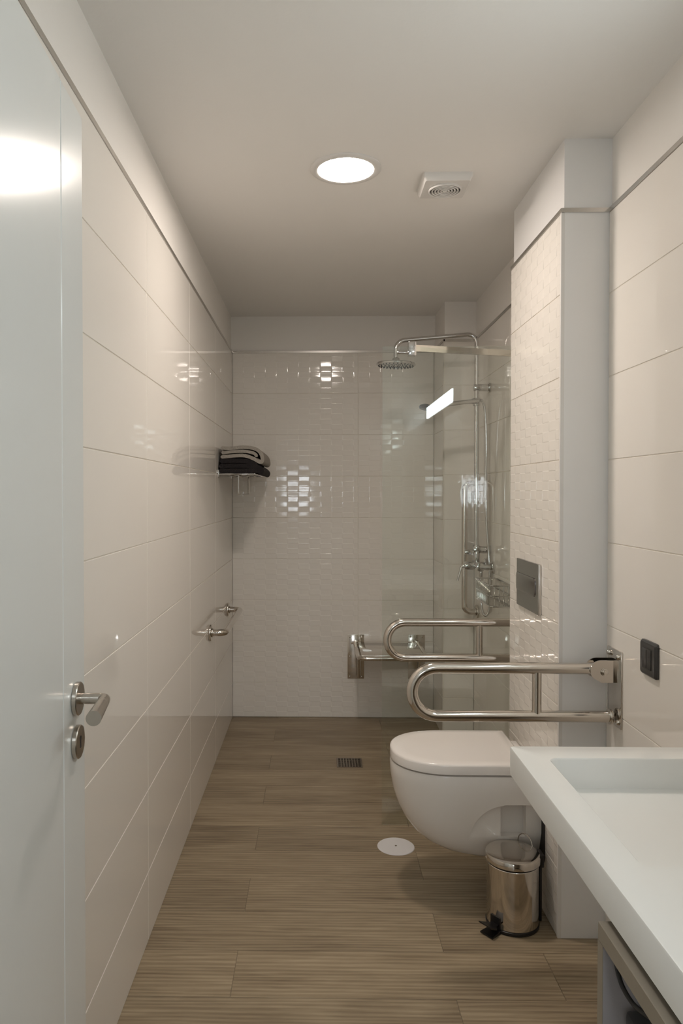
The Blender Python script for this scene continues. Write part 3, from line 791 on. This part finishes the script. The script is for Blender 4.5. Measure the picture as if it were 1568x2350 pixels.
# ------------------------------------------------------------------ floor fittings
t = thing('floor_cover', 'round white access cover set in the floor beside the toilet', 'cover', (0.305, 2.834, 0.0))
obj('disc', xf(lathe([(0.0712, 0.0), (0.0712, 0.0012), (0.069, 0.003), (0, 0.0036)], 56), Matrix.Translation((0.305, 2.834, 0.0))), m_cover, t)
obj('screw', xf(lathe([(0.0042, 0.003), (0.0042, 0.0046), (0, 0.005)], 16), Matrix.Translation((0.305, 2.834, 0.0))), m_grate, t)
gx0, gx1, gy0, gy1 = 0.101, 0.229, 3.650, 3.776
t = thing('floor_drain', 'square metal shower drain grate in the wood-look floor', 'drain', (0.165, 3.713, 0.0))
obj('well', box(gx0 + 0.004, gx1 - 0.004, gy0 + 0.004, gy1 - 0.004, 0.0002, 0.0008), m_dark, t, None, 0)
fw = 0.008
obj('frame', join(box(gx0, gx0 + fw, gy0, gy1, 0.0002, 0.0032), box(gx1 - fw, gx1, gy0, gy1, 0.0002, 0.0032),
                  box(gx0 + fw, gx1 - fw, gy0, gy0 + fw, 0.0002, 0.0032), box(gx0 + fw, gx1 - fw, gy1 - fw, gy1, 0.0002, 0.0032)), m_grate, t, None, 0)
for k in range(1, 8):
    f = k / 8
    x = gx0 + fw + (gx1 - gx0 - 2 * fw) * f; yy = gy0 + fw + (gy1 - gy0 - 2 * fw) * f
    obj('grate_bar', box(x - 0.0022, x + 0.0022, gy0 + fw, gy1 - fw, 0.0008, 0.0028), m_grate, t, None, 0)
    obj('grate_bar', box(gx0 + fw, gx1 - fw, yy - 0.0022, yy + 0.0022, 0.0008, 0.0027), m_grate, t, None, 0)

# ------------------------------------------------------------------ pedal bin
px0, py0, br = 0.620, 2.337, 0.0815
t = thing('pedal_bin', 'polished steel pedal bin standing on the floor below the toilet', 'bin', (px0, py0, 0.0))
bt = Matrix.Translation((px0, py0, 0))
obj('base', xf(lathe([(0, 0.0), (br - 0.002, 0.0), (br + 0.001, 0.004), (br + 0.001, 0.011), (br - 0.003, 0.013), (0, 0.013)], 56), bt), m_black, t)
obj('body', xf(lathe([(br - 0.004, 0.012), (br - 0.001, 0.014), (br - 0.001, 0.196), (br - 0.004, 0.200)], 64), bt), m_steel, t)
obj('seal_ring', xf(lathe([(br - 0.006, 0.198), (br, 0.199), (br, 0.2035), (br - 0.006, 0.2045)], 56), bt), m_black, t)
obj('lid', xf(lathe([(br - 0.002, 0.2035), (br + 0.0035, 0.2045), (br + 0.0035, 0.221), (br + 0.001, 0.2255), (br - 0.006, 0.2282), (br * 0.6, 0.2290), (0, 0.2294)], 64), bt), m_steel, t)
hp_ = [(px0 + 0.052 + 0.030 * cos(radians(a)) * 0.55, py0 + 0.045 + 0.030 * cos(radians(a)) * -0.75, 0.226 + 0.030 * sin(radians(a))) for a in range(-5, 186, 10)]
obj('carry_handle', tube([(p[0] + 0.003, p[1] + 0.012, p[2]) for p in hp_], 0.0017, 8), m_steel, t)
obj('hinge', join(box(px0 + br - 0.002, px0 + br + 0.012, py0 - 0.022, py0 + 0.022, 0.185, 0.226, 0.003), box(px0 + br + 0.001, px0 + br + 0.009, py0 - 0.010, py0 + 0.010, 0.010, 0.19, 0.002)), m_black, t)
pd = Vector((-0.80, -0.60, 0)).normalized(); pp = Vector((-pd.y, pd.x, 0))
def ppt(u, w, z): return tuple(Vector((px0, py0, 0)) + pd * u + pp * w + Vector((0, 0, z)))
pedal = loft([[ppt(br - 0.012, -0.013, 0.022), ppt(br - 0.012, 0.013, 0.022), ppt(br - 0.012, 0.013, 0.028), ppt(br - 0.012, -0.013, 0.028)],
              [ppt(br + 0.012, -0.014, 0.020), ppt(br + 0.012, 0.014, 0.020), ppt(br + 0.012, 0.014, 0.026), ppt(br + 0.012, -0.014, 0.026)],
              [ppt(br + 0.022, -0.025, 0.022), ppt(br + 0.022, 0.025, 0.022), ppt(br + 0.022, 0.025, 0.027), ppt(br + 0.022, -0.025, 0.027)],
              [ppt(br + 0.048, -0.025, 0.034), ppt(br + 0.048, 0.025, 0.034), ppt(br + 0.048, 0.025, 0.038), ppt(br + 0.048, -0.025, 0.038)]])
obj('pedal', pedal, m_black, t)
foot = loft([[ppt(br - 0.004, -0.020, 0.0005), ppt(br - 0.004, 0.020, 0.0005), ppt(br - 0.004, 0.020, 0.010), ppt(br - 0.004, -0.020, 0.010)],
             [ppt(br + 0.042, -0.024, 0.0005), ppt(br + 0.042, 0.024, 0.0005), ppt(br + 0.042, 0.024, 0.005), ppt(br + 0.042, -0.024, 0.005)]])
obj('foot', foot, m_black, t)
obj('pedal_slot', loft([[ppt(br - 0.010, -0.018, 0.012), ppt(br - 0.010, 0.018, 0.012), ppt(br - 0.010, 0.018, 0.048), ppt(br - 0.010, -0.018, 0.048)],
                        [ppt(br + 0.0015, -0.018, 0.012), ppt(br + 0.0015, 0.018, 0.012), ppt(br + 0.0015, 0.018, 0.048), ppt(br + 0.0015, -0.018, 0.048)]]), m_black, t)

# ------------------------------------------------------------------ basin and vanity
VX0, VX1, VY0, VY1, VZ0, VZ1 = 0.420, XR, 0.56, 1.612, 0.750, 0.810
t = thing('washbasin', 'white slab washbasin with rectangular sunken bowl on the right wall', 'washbasin', (0.65, 1.1, VZ0))
def rl(x0, x1, y0, y1, r, z): return [(a, b, z) for a, b in rrect(x0, x1, y0, y1, r, 10)]
ix0, ix1, iy0, iy1 = 0.483, 0.800, 1.092, 1.536
loops = [rl(VX0, VX1, VY0, VY1, 0.006, VZ0), rl(VX0, VX1, VY0, VY1, 0.006, VZ1 - 0.004), rl(VX0 + 0.0012, VX1 - 0.0012, VY0 + 0.0012, VY1 - 0.0012, 0.006, VZ1 - 0.0012), rl(VX0 + 0.004, VX1 - 0.004, VY0 + 0.004, VY1 - 0.004, 0.006, VZ1),
         rl(ix0 - 0.003, ix1 + 0.003, iy0 - 0.003, iy1 + 0.003, 0.020, VZ1), rl(ix0, ix1, iy0, iy1, 0.018, VZ1 - 0.003),
         rl(ix0 + 0.008, ix1 - 0.008, iy0 + 0.008, iy1 - 0.008, 0.024, VZ1 - 0.070), rl(ix0 + 0.012, ix1 - 0.012, iy0 + 0.012, iy1 - 0.012, 0.026, VZ1 - 0.080),
         rl(ix0 + 0.025, ix1 - 0.025, iy0 + 0.028, iy1 - 0.028, 0.030, VZ1 - 0.0905), rl(ix0 + 0.10, ix1 - 0.06, iy0 + 0.12, iy1 - 0.12, 0.030, VZ1 - 0.095)]
obj('slab', loft(loops, cap0=False), m_basin, t, None, 40)
obj('bowl_underside', loft([rl(ix0 - 0.012, ix1 + 0.012, iy0 - 0.012, iy1 + 0.012, 0.03, VZ0 + 0.001), rl(ix0 + 0.004, ix1 - 0.004, iy0 + 0.004, iy1 - 0.004, 0.03, VZ1 - 0.106)]), m_basin, t, None, 40)
dr = Matrix.Translation((0.703, 1.365, VZ1 - 0.0955))
obj('drain_plug', xf(lathe([(0.034, 0), (0.034, 0.003), (0.030, 0.006), (0.027, 0.006), (0.026, 0.016), (0.022, 0.020), (0, 0.021)], 40), dr), m_chrome, t)
tf = thing('basin_mixer', 'chrome single-lever mixer tap at the back of the washbasin', 'tap', (0.842, 1.314, VZ1))
obj('body', xf(lathe([(0, 0), (0.026, 0), (0.024, 0.006), (0.022, 0.10), (0.020, 0.118), (0, 0.12)], 32), Matrix.Translation((0.842, 1.314, VZ1))), m_chrome, tf)
obj('spout', tube(fillet([(0.842, 1.314, VZ1 + 0.075), (0.742, 1.314, VZ1 + 0.080), (0.728, 1.314, VZ1 + 0.058)], 0.015, 6), 0.012, 18), m_chrome, tf)
obj('lever', tube([(0.846, 1.314, VZ1 + 0.118), (0.835, 1.314, VZ1 + 0.130), (0.775, 1.314, VZ1 + 0.148)], [0.010, 0.008, 0.005], 14), m_chrome, tf)

t = thing('vanity_cabinet', 'taupe open-fronted vanity cabinet under the near end of the washbasin', 'cabinet', (0.645, 0.8, 0.0))
KX0, KY0, KY1, KZ1 = 0.410, 0.56, 1.077, 0.737
for (y0, y1) in ((KY1 - 0.018, KY1), (KY0, KY0 + 0.018)):
    sp = obj('side_panel', box(KX0 + 0.001, XR - 0.001, y0, y1, 0.10, KZ1 - 0.0265), m_greige, t, None, 0)
    sub('edge_band', box(KX0, KX0 + 0.001, y0, y1, 0.10, KZ1 - 0.0265), m_taupe, sp, t, 0)
    sub('outer_veneer', box(KX0, XR - 0.001, (y1 if y1 == KY1 else y0 - 0.0008), (y1 + 0.0008 if y1 == KY1 else y0), 0.10, KZ1 - 0.0265), m_taupe, sp, t, 0)
obj('top_panel', box(KX0, XR - 0.001, KY0, KY1, KZ1 - 0.026, KZ1, 0.0006, 1), m_taupe, t, None, 0)
obj('bottom_panel', box(KX0, XR - 0.001, KY0 + 0.018, KY1 - 0.018, 0.10, 0.12), m_taupe, t, None, 0)
obj('shelf', box(KX0 + 0.01, XR - 0.02, KY0 + 0.018, KY1 - 0.018, 0.452, 0.470), m_taupe, t, None, 0)
obj('back_panel', box(XR - 0.010, XR - 0.001, KY0 + 0.018, KY1 - 0.018, 0.12, KZ1 - 0.0265), m_greige, t, None, 0)
for yy in (KY0 + 0.03, KY1 - 0.07):
    for xx in (KX0 + 0.03, XR - 0.07):
        obj('leg', box(xx, xx + 0.04, yy, yy + 0.04, 0.0, 0.10, 0.002), m_greige, t)
for yy in (KY0 + 0.1, KY1 - 0.1):
    obj('support_block', box(0.50, 0.82, yy - 0.02, yy + 0.02, KZ1, VZ0), m_greige, t, None, 0)
tag(obj('power_cable', tube(catmull([(0.424, 1.052, KZ1 - 0.0275), (0.423, 1.045, 0.698), (0.422, 1.022, 0.681), (0.422, 0.988, 0.679), (0.423, 0.955, 0.688), (0.430, 0.92, 0.698), (0.450, 0.88, 0.700), (0.49, 0.84, 0.66), (0.52, 0.80, 0.632)], 8), 0.0032, 10), m_rubber, None, (0.424, 1.052, 0.7)),
    'black cable looping under the top of the vanity cabinet', 'cable')
t = thing('storage_box', 'dark storage box inside the open vanity cabinet', 'box', (0.64, 0.9, 0.470))
obj('tub', box(0.442, 0.84, 0.76, 1.045, 0.4705, 0.600, 0.008), m_anthr, t)
obj('lid', box(0.437, 0.845, 0.755, 1.050, 0.600, 0.628, 0.008), m_anthr, t)

# tidy helper flags
for o in bpy.data.objects:
    if '_root' in o: del o['_root']
